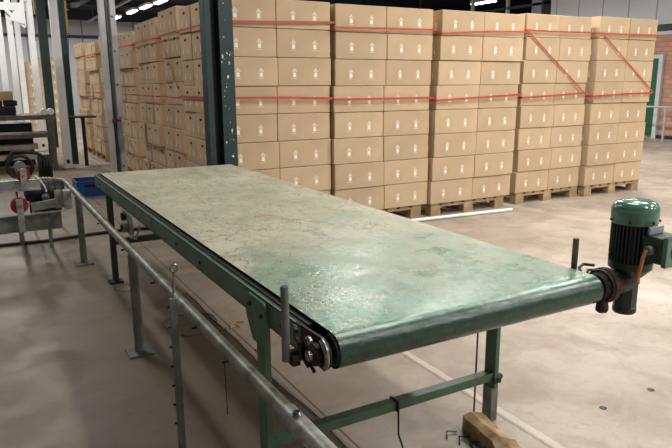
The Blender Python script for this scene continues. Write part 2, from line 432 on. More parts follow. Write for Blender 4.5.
# straps ----------------------------------------------------------
def strap(pts, label, group, w=.016):
    b = MB(); k = len(pts)
    for i in range(k-1):
        p, q = Vector(pts[i]), Vector(pts[i+1])
        b.bar(p, q, w if abs((q-p).normalized().z) < .9 else w, .003, 'strap', up=(0,1,0) if abs((q-p).x) > abs((q-p).y) else (1,0,0))
    # ribbon stands upright: width along z
    return tag(b.build('red_strap'), label, 'strap', group)
def loop(x0, x1, y0, y1, zs):
    """closed loop round a stack; zs = heights at front-left, front-mid, front-right"""
    e = .006; xm = (x0+x1)/2
    return [(x0-e,y1+e,zs[0]), (x0-e,y0-e,zs[0]), (xm,y0-e-.004,zs[1]), (x1+e,y0-e,zs[2]), (x1+e,y1+e,zs[2]), (x0-e,y1+e,zs[0])]
for si, (hi, lo) in enumerate((((2.05,2.07,2.09),(1.37,1.37,1.35)), ((2.04,2.05,2.06),(1.34,1.34,1.34)), ((2.02,2.06,2.08),(1.31,1.335,1.36)), ((2.10,2.10,2.11),(1.32,1.34,1.37)), ((2.10,2.10,2.11),(1.32,1.34,1.35)))):
    x0, x1, fy, lean, top = ST[si]; yb = fy+.4 if si else fy+1.23
    strap(loop(x0-.022,x1+.022,fy-.02,yb+.02,hi), 'red strap high around the %s carton stack right of green column' % NTH[si], 'red straps round the facing stacks', .02)
    strap(loop(x0+lean*.45-.02,x1+lean*.4+.02,fy-.02,yb+.02,lo), 'red strap at mid height around the %s carton stack right of green column' % NTH[si], 'red straps round the facing stacks', .024)
for si, a, c in ((3,(5.77,2.10),(6.86,1.35)), (4,(7.07,2.07),(8.15,1.36))):
    fy = ST[si][2]-.022
    strap([(a[0],fy,a[1]),(c[0],fy-.002,c[1])], 'red strap slanting down across the %s carton stack right of green column' % NTH[si], 'slanting red straps', .018)
for si in range(5):
    y0, n, X, top = AI[si]; y1 = y0+n*.4
    for nm, z in (('high', 2.05), ('mid-height', 1.33)):
        strap(loop(X-.045,X+.64,y0-.03,y1+.025,(z+.02,z,z)), 'red strap %s around %s aisle stack beyond the green column' % (nm, NTH[si]), 'red straps round the aisle stacks', .018)
strap([(2.065,8.0,2.0),(2.065,7.38,1.45)], 'red strap slanting down across the first aisle stack', 'slanting red straps', .014)

# ------------------------------------------------------------------ H columns
def hcol(name, label, x0, x1, y0, y1, h, m, tf=.018, extra=None):
    t = thing(name, label, 'column', ((x0+x1)/2, (y0+y1)/2, 0))
    ym = (y0+y1)/2
    part(MB().box((x0,y0,0), (x0+tf,y1,h), m, bev=.002), 'flange', t)
    part(MB().box((x1-tf,y0,0), (x1,y1,h), m, bev=.002), 'flange', t)
    part(MB().box((x0+tf,ym-.008,0), (x1-tf,ym+.008,h), m), 'web', t)
    part(MB().box((x0-.05,y0-.04,0), (x1+.03,y1+.04,.02), m), 'base_plate', t)
    return t
gc = thing('steel_column', 'dark teal steel column with chipped paint behind far end of the conveyor', 'column', (1.92,5.56,0))
part(MB().box((1.80,5.50,0), (1.855,5.63,5.2), 'column', bev=.003), 'flange', gc)
part(MB().box((1.93,5.50,0), (2.06,5.63,5.2), 'column', bev=.003), 'flange', gc)
part(MB().box((1.855,5.60,0), (1.93,5.625,5.2), 'black'), 'web', gc)  # black colour paints in the deep shade of the recess
part(MB().box((1.78,5.48,0), (2.08,5.65,.02), 'black'), 'base_plate', gc)
fl = MB(); rr = random.Random(5)
for i in range(38):
    z = rr.uniform(.85, 2.3); x = rr.uniform(1.942, 2.045); s = rr.choice((.003,.004,.005,.010,.013)); n = rr.randint(4, 6); a0 = rr.uniform(0,3)
    if i in (3, 20, 41): s = .017
    u, v = rr.uniform(.3,1.0), rr.uniform(.6,1.8)
    fl.face([(x+s*u*rr.uniform(.6,1)*math.cos(a0+2*PI*k/n), 5.4988, z+s*v*rr.uniform(.4,1.2)*math.sin(a0+2*PI*k/n)) for k in range(n)], 'fleck')
part(fl, 'paint_chips', gc, 'pale chips in the teal paint')
sc_ = thing('steel_upright', 'silvery steel upright with conduit standing beyond the conveyor', 'column', (1.5,8.3,0))
part(MB().box((1.415,8.24,0), (1.475,8.36,5.2), 'silver', bev=.004), 'flange', sc_)
part(MB().box((1.535,8.24,0), (1.60,8.36,5.2), 'silver', bev=.004), 'flange', sc_)
part(MB().box((1.475,8.29,0), (1.535,8.31,5.2), 'duct'), 'web', sc_)
part(MB().tube([(1.50,8.27,.0),(1.50,8.27,5.1)], .012, 'galv_dull', 8), 'conduit', sc_)
for z in (.5,.8,1.1,1.5,1.9,2.3,2.7): part(MB().lathe([(.011,0),(.011,-.01)], 'black', 8, 'Y', (1.555,8.24,z)), 'bolt', sc_)
part(MB().box((1.515,8.21,.72), (1.56,8.29,1.05), 'duct', bev=.004), 'switch_box', sc_)
part(MB().box((1.46,8.215,1.04), (1.56,8.24,1.08), 'red'), 'red_clip', sc_, 'small red clip')
tag(MB().tube([(1.55,8.18,.90),(1.60,8.17,.86),(1.66,8.16,.74),(1.72,8.15,.56),(1.76,8.15,.36),(1.80,8.15,.15),(1.84,8.15,.02)], .013, 'hose', 10).build('hose'), 'beige hose curving down from the silvery upright', 'hose')

# ------------------------------------------------------------------ posts at far left
def post(label, x0, x1, y, h, m, z0=0, foot=True, cat='post', name='steel_post'):
    t = thing(name, label, cat, ((x0+x1)/2, y, 0)); d = .1
    part(MB().box((x0,y,z0 if not foot else .012), (x1,y+d,h), m, bev=.004), 'shaft', t)
    if foot:
        part(MB().box((x0-.05,y-.05,0), (x1+.05,y+d+.05,.012), 'galv_dull'), 'base_plate', t)
        part(MB().box((x0+(x1-x0)*.3,y-.003,.10), (x1-(x1-x0)*.3,y+.001,.17), 'hole'), 'foot_slot', t)
    return t
post('wide white post nearest the silvery upright, dark slot at its foot', 1.305, 1.435, 12.4, 5.0, 'white')
post('white post behind the steel bench, second from the silvery upright', 1.21, 1.35, 16.1, 5.0, 'cream')
post('cream white post farthest back, its foot seen under the bench', 1.28, 1.43, 21.7, 5.0, 'cream')
post('thick dark teal post between two white posts', 1.50, 1.70, 17.0, 5.1, 'column', foot=False)
post('dark post close against the right of the wide white post', 1.53, 1.64, 13.1, 5.1, 'column', foot=False)
post('slim white post left of the cream post', .80, .92, 16.1, 5.1, 'white', foot=False)
post('white post at the left picture edge', .58, .71, 16.1, 5.1, 'white', foot=False)
post('slim dark post standing between the left white posts', .97, 1.05, 18.5, 5.1, 'black', foot=False)
post('slim dark post at far left behind the white posts', .70, .78, 18.5, 5.1, 'beam', foot=False)
t = thing('overhead_frame', 'white overhead frame with gusset braces above the left posts', 'frame', (0,16.05,3.1))
part(MB().box((-2.5,16.02,3.1), (1.2,16.09,3.26), 'white'), 'beam', t)
part(MB().bar((1.17,16.04,2.75), (.80,16.04,3.12), .07, .06, 'white', up=(0,1,0)), 'brace', t)
part(MB().bar((.55,16.04,2.75), (.16,16.04,3.12), .07, .06, 'white', up=(0,1,0)), 'brace', t)
part(MB().prism([(.85,2.9),(1.18,3.4),(1.18,2.8)], 'y', 15.98, 16.0, 'white'), 'gusset', t)
part(MB().bar((1.2,16.05,3.3), (.5,16.05,3.9), .08, .06, 'white', up=(0,1,0)), 'brace', t)
# yellow webbing hoists
for (x, y, z0, z1, lb) in ((1.265,10,2.22,2.66,'yellow webbing sling hanging right of the wide white post'), (1.20,14,2.84,3.3,'yellow webbing sling hanging left of the thick dark post')):
    t = thing('hanging_sling', lb, 'sling', (x,y,z0), 'yellow slings hanging at left')
    part(MB().box((x-.013,y-.005,z0), (x+.013,y+.005,z1), 'yellow').tube([(x-.018,y,z1-.1),(x+.022,y,z1-.12),(x-.018,y,z1-.16)], .012, 'yellow', 6), 'webbing', t)
    part(MB().torus((x,y,z0-.03), .026, .006, 'black', 'Y', 14, 6), 'hook', t)
    part(MB().tube([(x,y,z0-.05),(x-.03,y,z0-.5)], .006, 'black', 6), 'cord', t)
    part(MB().tube([(x,y,z1),(x,y,5.2)], .006, 'black', 6), 'chain', t)

# ------------------------------------------------------------------ lamps
LX = 5.6
l0 = thing('fluorescent_lamp', 'x', 'lamp', (0,0,0))
part(MB().box((-.12,-.62,.02), (.12,.62,.10), 'frame', bev=.01), 'housing', l0)
for sx in (-.055, .055): part(MB().tube([(sx,-.6,0),(sx,.6,0)], .032, 'tube', 8), 'tube', l0)
part(MB().tube([(0,-.4,.1),(0,-.4,.95)], .008, 'black', 5).tube([(0,.4,.1),(0,.4,.95)], .008, 'black', 5), 'hanger', l0)
spots = [(5.5,28.3,'fourth'), (5.6,25.7,'third'), (5.7,23.9,'second'), (5.8,22.2,'first')]
for i, (x, y, nm) in enumerate(spots):
    o = copy_tree(l0, (x,y,4.2)) if i else l0
    o.location = (x,y,4.2)
    tag(o, {'fourth':'fluorescent lamp farthest away in the lit row above the aisle cartons','third':'fluorescent lamp second farthest in the lit row above aisle cartons','second':'fluorescent lamp third farthest in the lit row above aisle cartons','first':'fluorescent lamp nearest in the lit row above the aisle cartons'}[nm], 'lamp', 'fluorescent lamps over the aisle')
o = copy_tree(l0, (17.0,18.9,4.42)); tag(o, 'fluorescent lamp glowing in the dark bay above the middle cartons', 'lamp')
o = copy_tree(l0, (-.1,24,3.75)); tag(o, 'fluorescent lamp glowing behind the white posts at upper left', 'lamp')
tag(MB().box((5.15,10,4.42), (5.25,34,4.5), 'duct').box((5.19,12,4.5),(5.21,12.02,5.21),'duct').box((5.19,22,4.5),(5.21,22.02,5.21),'duct').box((5.19,32,4.5),(5.21,32.02,5.21),'duct').build('cable_tray'), 'grey cable tray running beside the row of fluorescent lamps', 'cable tray')
tag(MB().bar((3.3,24,4.15), (4.9,30,5.2), .16, .16, 'duct').build('duct'), 'grey diagonal duct under the dark ceiling at upper left', 'duct')

# ------------------------------------------------------------------ CONVEYOR
FX0, FX1 = .785, 1.925           # frame sides
ZT, RR, YC, YE = .80, .055, 1.492, 5.36
cv = thing('conveyor_belt_table', 'long green belt conveyor table with dusty grey-green belt', 'conveyor', (1.355,3.4,0))
# belt loop
b = MB(); bx0, bx1 = .822, 1.932
prof = []
n = 14
for i in range(n+1):
    a = PI/2 + PI*i/n; prof.append((YC+RR*math.cos(a), ZT-RR+RR*math.sin(a)))
for i in range(n+1):
    a = -PI/2 + PI*i/n; prof.append((YE+.02*math.cos(a), ZT-.02+.02*math.sin(a)*1.0))
k = b.mi('belt'); NX = 12
rows = []
def sub(pr_):
    out = []
    for i in range(len(pr_)):
        p, q = pr_[i], pr_[(i+1) % len(pr_)]; out.append(p)
        dd = math.hypot(q[0]-p[0], q[1]-p[1])
        if dd > .5:
            for j in range(1, 20): out.append((p[0]+(q[0]-p[0])*j/20, p[1]+(q[1]-p[1])*j/20))
    return out
prof = sub(prof)
for ix in range(NX+1):
    x = bx0+(bx1-bx0)*ix/NX
    rows.append([b.bm.verts.new((x, y, z)) for y, z in prof])
for ix in range(NX):
    for j in range(len(prof)):
        j2 = (j+1) % len(prof)
        f = b.bm.faces.new((rows[ix][j], rows[ix+1][j], rows[ix+1][j2], rows[ix][j2])); f.material_index = k; f.smooth = True
belt = part(b, 'belt', cv, 'dusty grey-green conveyor belt')
part(MB().lathe([(.048,FX0+.03),(.05,FX0+.04),(.05,FX1+.004),(.03,FX1+.006),(.03,FX1+.04)], 'green_dk', 24, 'X', (0,YC,ZT-RR)), 'drive_roller', cv)
# side channels
def chan(x0, s):
    c = MB(); w = .038
    xa, xb = (x0, x0+.006) if s > 0 else (x0-.006, x0)
    y0, y1 = 1.62, 5.42
    c.box((xa,y0,.695), (xb,y1,.782), 'green')
    c.box((min(x0,x0+s*.034),y0,.778), (max(x0,x0+s*.034),y1,.783), 'green'); c.box((min(x0,x0+s*.03),y0,.695), (max(x0,x0+s*.03),y1,.70), 'green')
    return c
part(chan(FX0, 1), 'side_channel', cv); part(chan(FX1, -1), 'side_channel', cv)
# dark gap strip between belt and light edge
part(MB().box((FX0+.018,1.6,.784), (FX0+.034,5.41,.7905), 'black'), 'edge_strip', cv); part(MB().box((FX1-.016,1.6,.774), (FX1-.004,5.41,.782), 'green_dk'), 'edge_strip', cv)
part(MB().box((FX0+.01,5.405,.70), (FX1-.01,5.425,.782), 'green'), 'end_plate', cv)
part(MB().box((FX0+.04,1.7,.745), (FX1-.04,5.3,.752), 'galv_dull'), 'slide_bed', cv)
# nameplate sticker and bolts on the side channel
part(MB().box((FX0-.002,3.52,.712), (FX0,3.66,.758), 'galv_dull'), 'rating_plate', cv, 'small blank grey plate')
for y in (1.76, 2.62, 3.0, 4.9, 5.2): part(MB().lathe([(.008,-.005),(.008,0)], 'black', 8, 'X', (FX0,y,.735)), 'bolt', cv)
ZB0, ZB1 = .197, .236
# legs with rounded gusset heads
def leg(x0, x1, ya, yb, z0, m='green'):
    c = MB(); z1 = .70
    c.box((x0,ya,z0), (x1,yb,z1), m, bev=.004)
    return part(c, 'leg', cv)
l1 = leg(FX0, FX0+.027, 1.915, 1.985, .014)
c = MB(); c.prism([(1.912,.61),(1.988,.61),(2.045,.69),(2.04,.765),(2.02,.776),(1.88,.776),(1.86,.765),(1.855,.69)], 'x', FX0-.012, FX0-.0005, 'green')
for y, z in ((1.90,.725), (2.0,.74)): c.lathe([(.008,-.02),(.008,-.01)], 'black', 8, 'X', (FX0,y,z))
part(c, 'leg_bracket', cv)
l2 = leg(1.880, 1.905, 1.912, 1.980, .16)
c = MB(); c.box((1.874,1.918,.0), (1.911,1.974,.165), 'galv_dull'); part(c, 'adjustable_foot', l2, 'grey lower leg section')
c = MB(); c.lathe([(.014,-.02),(.014,.03)], 'black', 8, 'X', (1.915,1.94,.20)).box((1.87,1.905,.19), (1.915,1.912,.215), 'rust'); part(c, 'clamp_bolt', l2)
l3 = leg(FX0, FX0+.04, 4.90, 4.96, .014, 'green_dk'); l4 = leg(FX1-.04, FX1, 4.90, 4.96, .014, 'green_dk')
for (x, y) in ((FX0+.02,1.95),(FX0+.02,4.93),(FX1-.02,4.93)):
    part(MB().box((x-.05,y-.05,0), (x+.05,y+.05,.014), 'rust'), 'foot_plate', cv)
# cross braces
part(MB().box((FX0+.027,1.920,ZB0), (1.880,1.965,ZB1), 'green', bev=.003), 'cross_brace', cv)
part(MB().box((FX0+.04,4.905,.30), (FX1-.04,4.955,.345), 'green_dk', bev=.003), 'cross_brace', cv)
# end plates beside roller with steel arch
for s, x in ((-1, FX0+.006), (1, FX1+.004)):
    c = MB(); pr = [(1.66,.70),(1.66,.784)] + [(YC+.052*math.cos(a), ZT-RR-.002+.048*math.sin(a)) for a in [PI/2+PI*i/10 for i in range(11)]]
    c.prism(pr, 'x', x-.004, x+.004, 'rust' if s < 0 else 'black')
    part(c, 'bearing_plate', cv)
c = MB(); pts = [(FX0-.006, YC+.052*math.cos(a), ZT-RR+.046*math.sin(a)) for a in [PI*.6+PI*i/12*.9 for i in range(10)]]
c.tube(pts, .0075, 'steel', 8); part(c, 'steel_guard', cv)
c = MB(); c.lathe([(.018,-.030),(.034,-.022),(.034,-.008)], 'rust', 16, 'X', (FX0,YC+.004,.742)); c.lathe([(.03,-.012),(.03,.0)], 'rust', 16, 'X', (FX0,YC+.06,.742))
for i in range(6):
    a = i*PI/3; c.lathe([(.006,-.028),(.006,-.02)], 'black', 6, 'X', (FX0,YC+.004+.024*math.cos(a),.742+.024*math.sin(a)))
c.tube([(FX0-.03,YC+.11,.77),(FX0-.035,YC+.08,.765),(FX0-.03,YC+.06,.72),(FX0-.03,YC+.02,.70)], .005, 'rust', 6)
c.tube([(FX0-.02,YC+.13,.785),(FX0-.028,YC+.10,.78)], .009, 'rust', 6)
part(c, 'bearing', cv)
c = MB(); c.tube([(FX0-.02,YC+.12,.752),(FX0-.02,YC+.0,.690)], .006, 'rust', 6).tube([(FX0-.045,YC+.1,.7),(FX0+.01,YC+.1,.69),(FX0+.03,YC+.09,.69)], .01, 'rust', 8)
c.box((FX0-.05,YC+.08,.680), (FX0-.025,YC+.12,.712), 'rust').box((FX0-.005,YC+.07,.676), (FX0+.012,YC+.1,.70), 'rust')
part(c, 'rod_clamp', cv)
c = MB(); c.lathe([(.016,-.040),(.016,-.028)], 'steel', 10, 'X', (FX0,YC+.004,.742)); c.lathe([(.012,-.024),(.018,-.018),(.018,-.01)], 'steel', 10, 'X', (FX0,YC+.045,.765)); c.lathe([(.008,-.03),(.008,-.012)], 'black', 8, 'X', (FX0,YC+.075,.735)); part(c, 'shaft_nut', cv)
# upright rods that guide the side boards
def rod(x, y, z0, z1, r, m='rust'):
    c = MB(); c.tube([(x,y,z0),(x,y,z1)], r, m, 14); c.lathe([(r*.72,z1),(r*.72,z1+.0006)], 'black', 14, 'Z', (x,y,0)); return c
part(rod(.722,1.592,.695,.928,.0125,'galv_dull'), 'guide_rod', cv); part(rod(1.985,1.62,.70,.905,.012,'bench'), 'guide_rod', cv)
part(MB().bar((.722,1.60,.71), (.80,1.60,.71), .02, .02, 'rust').bar((1.985,1.62,.72), (1.90,1.62,.72), .02, .02, 'black'), 'rod_bracket', cv)
# drive flange at the roller end
c = MB(); c.lathe([(.028,1.955),(.045,1.96),(.06,1.985),(.068,1.99),(.068,2.015),(.05,2.025),(.045,2.08)], 'rust', 28, 'X', (0,YC,.748))
c.torus((1.985,YC,.748), .058, .008, 'black', 'X', 26, 6)
dfl = part(c, 'drive_flange', cv)
for i in range(6):
    a = i*PI/3+.3; c = MB(); c.lathe([(.008,1.975),(.008,1.99)], 'black', 8, 'X', (0,YC+.054*math.cos(a),.748+.054*math.sin(a))); part(c, 'bolt', dfl)
c = MB(); c.tube([(1.935,YC+.05,.79),(1.95,YC+.075,.805),(1.99,YC+.09,.81),(2.04,YC+.08,.80)], .006, 'black', 8)
c.tube([(1.94,YC+.03,.785),(1.97,YC+.05,.80),(2.02,YC+.04,.795)], .005, 'rust', 8); part(c, 'drive_guard', cv)
c = MB(); c.lathe([(.012,.650),(.022,.658),(.020,.69),(.014,.70),(.014,.74)], 'rust', 12, 'Z', (1.975,YC-.02,0)); c.lathe([(.006,.645),(.010,.655),(.010,.67),(.005,.69)], 'black', 8, 'Z', (2.0,YC-.02,0)); part(c, 'tension_bolt', cv)
# cable ties on the near brace
for x in (.93, 1.36): part(MB().box((x-.004,1.916,ZB0-.004), (x+.004,1.969,ZB1+.004), 'rubber'), 'cable_tie', cv)

# ------------------------------------------------------------------ MOTOR
mx, my, gx = 2.148, YC, 2.138
mt = thing('gear_motor', 'green electric gear motor with domed cap at the conveyor drive end', 'motor', (mx,my,.61))
c = MB(); c.lathe([(.082,.975),(.0855,.980),(.0855,1.024),(.083,1.040),(.074,1.054),(.056,1.062),(.0,1.065)], 'motor', 40, 'Z', (mx,my,0)); part(c, 'fan_cowl', mt, 'glossy green domed fan cover')
c = MB(); c.lathe([(.066,.81),(.066,.978)], 'black', 36, 'Z', (mx,my,0))
for i in range(36):
    a = 2*PI*i/36; mm = Matrix.Translation((mx,my,0)) @ Matrix.Rotation(a, 4, 'Z')
    c.box((.064,-.0018,.822), (.081,.0018,.974), 'motor_dk', mtx=mm)
part(c, 'finned_body', mt)
c = MB(); c.lathe([(.048,.765),(.066,.785),(.080,.80),(.081,.826),(.074,.832)], 'motor_dk', 36, 'Z', (mx,my,0)); part(c, 'motor_flange', mt)
c = MB()
hexa = [(gx+.043*math.cos(PI/8+i*PI/4), my+.043*math.sin(PI/8+i*PI/4)) for i in range(8)]
c.prism(hexa, 'z', .63, .79, 'motor_dk'); c.lathe([(.039,.616),(.044,.622),(.044,.640),(.039,.644)], 'green_dk', 24, 'Z', (gx,my,0))
c.lathe([(.04,2.06),(.045,2.07),(.045,2.12)], 'motor_dk', 24, 'X', (0,my,.745)); part(c, 'gearbox', mt)
bx = mx+.012
c = MB(); c.box((bx-.05,my-.150,.845), (bx+.065,my-.065,.945), 'motor_dk', bev=.006); tb = part(c, 'terminal_box', mt)
c = MB(); c.box((bx-.056,my-.170,.838), (bx+.082,my-.150,.952), 'motor', bev=.005); c.torus((bx+.012,my-.1705,.895), .038, .003, 'motor', 'Y', 24, 6); part(c, 'lid', tb)
c = MB(); c.lathe([(.014,bx-.074),(.018,bx-.068),(.018,bx-.05)], 'galv_dull', 12, 'X', (0,my-.105,.895)); part(c, 'cable_gland', tb)
c = MB(); c.tube([(bx-.07,my-.105,.895),(bx-.084,my-.105,.888),(bx-.092,my-.103,.862),(bx-.094,my-.10,.83),(bx-.090,my-.09,.795),(bx-.082,my-.085,.772),(bx-.068,my-.08,.764),(bx-.055,my-.07,.772),(bx-.05,my-.055,.79)], .0065, 'orange', 10); part(c, 'cable', mt, 'orange cable')
c = MB(); c.box((mx-.03,my-.088,.945), (mx+.055,my-.078,.975), 'greyplastic', bev=.003); part(c, 'rating_plate', mt, 'pale violet-grey plate')
for a in (2.6, 3.6, 4.6, 5.4):
    c = MB(); c.lathe([(.005,.984),(.005,.992)], 'black', 6, 'Z', (mx+.087*math.cos(a),my+.087*math.sin(a),0)); part(c, 'bolt', mt)
for a in (2.7, 4.4):
    c = MB(); c.lathe([(.007,.845),(.007,.86)], 'black', 6, 'Z', (mx+.084*math.cos(a),my+.084*math.sin(a),0)); part(c, 'bolt', mt)

# ------------------------------------------------------------------ RAILING
PX, PZ, PR = .667, .60, .024
rl = thing('pipe_railing', 'worn galvanised pipe railing running along the left of the conveyor', 'railing', (PX,3.5,0))
pts = [(PX,.55,PZ), (PX,1.0,PZ)]
pts += [(PX,1.35,PZ),(PX,2.5,PZ),(PX,4.5,PZ),(PX,5.9,PZ),(PX,6.45,PZ)]
for i in range(1, 7):
    a = i*PI/12; pts.append((PX-.28*(1-math.cos(a)), 6.45+.28*math.sin(a), PZ))
pts += [(.1,6.745,PZ),(-1.2,6.78,PZ)]
part(MB().tube(pts, PR, 'pipe', 18), 'pipe', rl)
part(MB().tube([(PX,1.02,PZ),(PX,1.47,PZ)], PR+.0045, 'galv', 18), 'sleeve', rl)
c = MB(); c.lathe([(.012,.024),(.014,.034),(.01,.04)], 'steel', 12, 'Z', (PX-.004,1.40,PZ)); c.lathe([(.007,.034),(.007,.0405)], 'black', 8, 'Z', (PX-.004,1.40,PZ)); part(c, 'set_screw', rl)
for y in (1.9,2.25,2.9,3.6,4.4): part(MB().lathe([(.005,0),(.005,-.03)], 'black', 6, 'X', (PX-.01,y,PZ-.012)), 'hook', rl)
for y in (3.49, 5.60):
    c = MB(); c.tube([(PX,y,.012),(PX,y,PZ-.015)], .027, 'galv_dull', 16); pp = part(c, 'post', rl)
    part(MB().box((PX-.07,y-.07,0), (PX+.07,y+.07,.012), 'galv_dull', bev=.002), 'foot_plate', pp)
# flat-bar post with eye hook at the front
fb = thing('flat_bar_stand', 'grey perforated flat bar standing against the pipe with an eye hook on top', 'post', (.602,2.41,0))
c = MB(); c.box((.588,2.40,0), (.618,2.418,.665), 'galv_dull', bev=.002)
part(c, 'bar', fb)
for i in range(7): part(MB().lathe([(.005,0),(.005,-.010)], 'black', 8, 'X', (.588,2.409,.12+i*.085)), 'rivet', fb)
c = MB(); c.tube([(.606,2.409,.665),(.613,2.409,.775)], .0045, 'steel', 8); c.torus((.614,2.409,.789), .014, .0045, 'steel', 'Y', 18, 8); part(c, 'eye_hook', fb)

# bracket with knob under the far part of the conveyor (carried by railing post)
t = thing('belt_tensioner', 'pale steel tensioner bracket with black knob under the conveyor side', 'bracket', (FX0-.02,4.1,.52))
c = MB(); c.prism([(3.98,.56),(4.24,.56),(4.28,.60),(4.26,.695),(4.0,.695),(3.95,.62)], 'x', FX0-.014, FX0-.008, 'galv'); part(c, 'plate', t)
c = MB(); c.lathe([(.03,-.05),(.036,-.045),(.036,-.02)], 'galv', 14, 'X', (FX0,4.1,.61)); c.lathe([(.02,-.06),(.02,-.05)], 'black', 12, 'X', (FX0,4.1,.61)); c.lathe([(.026,-.04),(.026,-.014)], 'black', 10, 'X', (FX0,4.17,.665)); part(c, 'knob', t)
c = MB(); c.tube([(FX0-.02,4.0,.56),(FX0-.02,3.86,.58),(FX0-.02,3.72,.68)], .007, 'galv', 8); part(c, 'wire_arm', t)

# ------------------------------------------------------------------ guide-wheel frame at left
gf = thing('roller_guide_frame', 'galvanised guide frame with two red wheels inside the railing corner', 'machine frame', (.3,6.1,0))
c = MB(); c.box((-1.2,6.16,.595), (.43,6.20,.68), 'galv').box((-1.2,6.12,.59), (.43,6.16,.60), 'galv'); part(c, 'upper_channel', gf)
c = MB(); c.box((-1.2,5.98,.27), (.56,6.02,.40), 'galv_dull').box((-1.2,5.94,.262), (.56,5.98,.27), 'galv_dull').box((-1.2,5.94,.40), (.56,6.02,.408), 'galv_dull'); part(c, 'lower_channel', gf)
part(MB().bar((.34,6.12,.44), (.66,6.06,.49), .05, .07, 'galv'), 'tie_bar', gf)
c = MB(); c.box((.585,5.86,.44), (.645,5.98,.60), 'galv').box((.52,5.97,.44), (.645,5.98,.60), 'galv'); part(c, 'gusset_plate', gf)
for x, y, z, r, bz0, bz1 in ((.30,6.10,.73,.058,.60,.79), (.235,5.90,.50,.070,.27,.56)):
    c = MB(); c.lathe([(r*.5,-.02),(r,-.018),(r*.94,0),(r,.018),(r*.5,.02)], 'red', 28, 'Y', (x,y+.03,z)); w = part(c, 'guide_wheel', gf, 'red guide wheel')
    c = MB(); c.lathe([(.01,-.035),(.01,.03)], 'steel', 12, 'Y', (x,y,z)); part(c, 'axle', w)
    c = MB(); c.box((x-.026,y-.02,bz0), (x+.026,y-.012,bz1), 'galv', bev=.002); part(c, 'wheel_bracket', gf)
part(MB().tube([(.25,6.6,.0),(.25,6.6,.30)], .02, 'galv_dull', 12).bar((.25,6.0,.30),(.25,6.62,.30),.03,.03,'galv_dull'), 'leg', gf)
part(MB().box((-.9,6.1,.0), (-.86,6.14,.60), 'galv_dull'), 'leg', gf)
# black drive unit
t = thing('drive_unit', 'black electric drive unit with steel shaft end inside the railing corner', 'motor', (.5,6.4,0))
c = MB(); c.lathe([(.03,.30),(.085,.31),(.09,.34),(.09,.60),(.075,.64)], 'black', 24, 'X', (0,6.36,.545)); part(c, 'body', t)
c = MB()
for i in range(5): c.torus((.36+i*.05,6.36,.545), .093, .005, 'rubber', 'X', 20, 6)
part(c, 'ribs', t)
c = MB(); c.lathe([(.035,0),(.035,-.03),(.012,-.035)], 'steel', 16, 'Y', (.47,6.27,.50)); part(c, 'shaft_end', t)
c = MB(); c.box((.36,6.30,.36), (.60,6.42,.46), 'black').box((.47,6.34,0), (.50,6.38,.36), 'galv_dull'); part(c, 'pedestal', t)
c = MB(); c.tube([(.40,6.26,.70),(.44,6.24,.66),(.47,6.24,.60),(.48,6.25,.55)], .007, 'whiteplastic', 8); part(c, 'cable', t, 'pale cable')
# hose reels behind
for x, y, z, r, lb in ((.34,7.40,.66,.13,'black hose reel behind the upper red wheel'), (.60,7.62,.63,.125,'black hose reel right behind the drive unit')):
    t = thing('hose_reel', lb, 'hose reel', (x,y,0), 'black hose reels at left')
    c = MB()
    if x < .5: c.tube([(x-.12,y+.02,z+.06),(x-.05,y+.03,z+.16),(x+.08,y+.05,z+.15),(x+.18,y+.06,z+.13),(x+.27,y+.06,z+.06)], .02, 'rubber', 10)
    for dx in (-.05,-.02,.01,.04): c.torus((x+dx,y,z), r-.012, .016, 'rubber', 'X' if x > .5 else 'Y', 28, 8) if x > .5 else c.torus((x,y+dx,z), r-.012, .016, 'rubber', 'Y', 28, 8)
    part(c, 'coiled_hose', t)
    c = MB(); c.lathe([(r*.45,-.06),(r*.4,0),(r*.45,.06)], 'galv_dull', 20, 'X' if x > .5 else 'Y', (x if x <= .5 else x, y, z) if x <= .5 else (x,y,z)); part(c, 'drum', t)
    c = MB(); c.box((x-.07,y-.03,0), (x-.05,y+.03,z), 'black').box((x+.05,y-.03,0), (x+.07,y+.03,z), 'black'); part(c, 'stand', t)
# pipe bits over reels
tag(MB().tube([(-1.0,6.68,.016),(.05,6.62,.016),(.49,6.59,.016),(.85,6.66,.016),(1.25,6.7,.016),(1.7,6.55,.016)], .016, 'rubber', 10).build('floor_hose'), 'black hose lying on the floor under the railing and conveyor', 'hose')
# blue crate
t = thing('plastic_crate', 'blue plastic crate on the floor by the far end of the conveyor', 'crate', (1.25,9.3,0))
x0, x1, y0, y1, h = 1.08, 1.46, 9.1, 9.55, .2
c = MB(); c.box((x0+.02,y0+.02,0), (x1-.02,y1-.02,.012), 'blue'); part(c, 'base', t)
for nm, a, bq in (('side_wall',(x0,y0,0),(x1,y0+.012,h)), ('side_wall',(x0,y1-.012,0),(x1,y1,h)), ('side_wall',(x0,y0+.012,0),(x0+.012,y1-.012,h)), ('side_wall',(x1-.012,y0+.012,0),(x1,y1-.012,h))):
    part(MB().box(a, bq, 'blue'), nm, t)
c = MB()
for a, bq in (((x0-.01,y0-.01,h),(x1+.01,y0+.014,h+.012)), ((x0-.01,y1-.014,h),(x1+.01,y1+.01,h+.012)), ((x0-.01,y0+.014,h),(x0+.014,y1-.014,h+.012)), ((x1-.014,y0+.014,h),(x1+.01,y1-.014,h+.012))): c.box(a, bq, 'blue')
part(c, 'rim', t)
part(MB().box((x0+.1,y0-.004,.13), (x1-.12,y0-.001,.17), 'hole'), 'handle_slot', t)
tag(MB().box((1.2,9.3,.02), (1.4,9.5,.15), 'whiteplastic', bev=.02).build('white_bag'), 'white plastic bag inside the blue crate', 'bag')

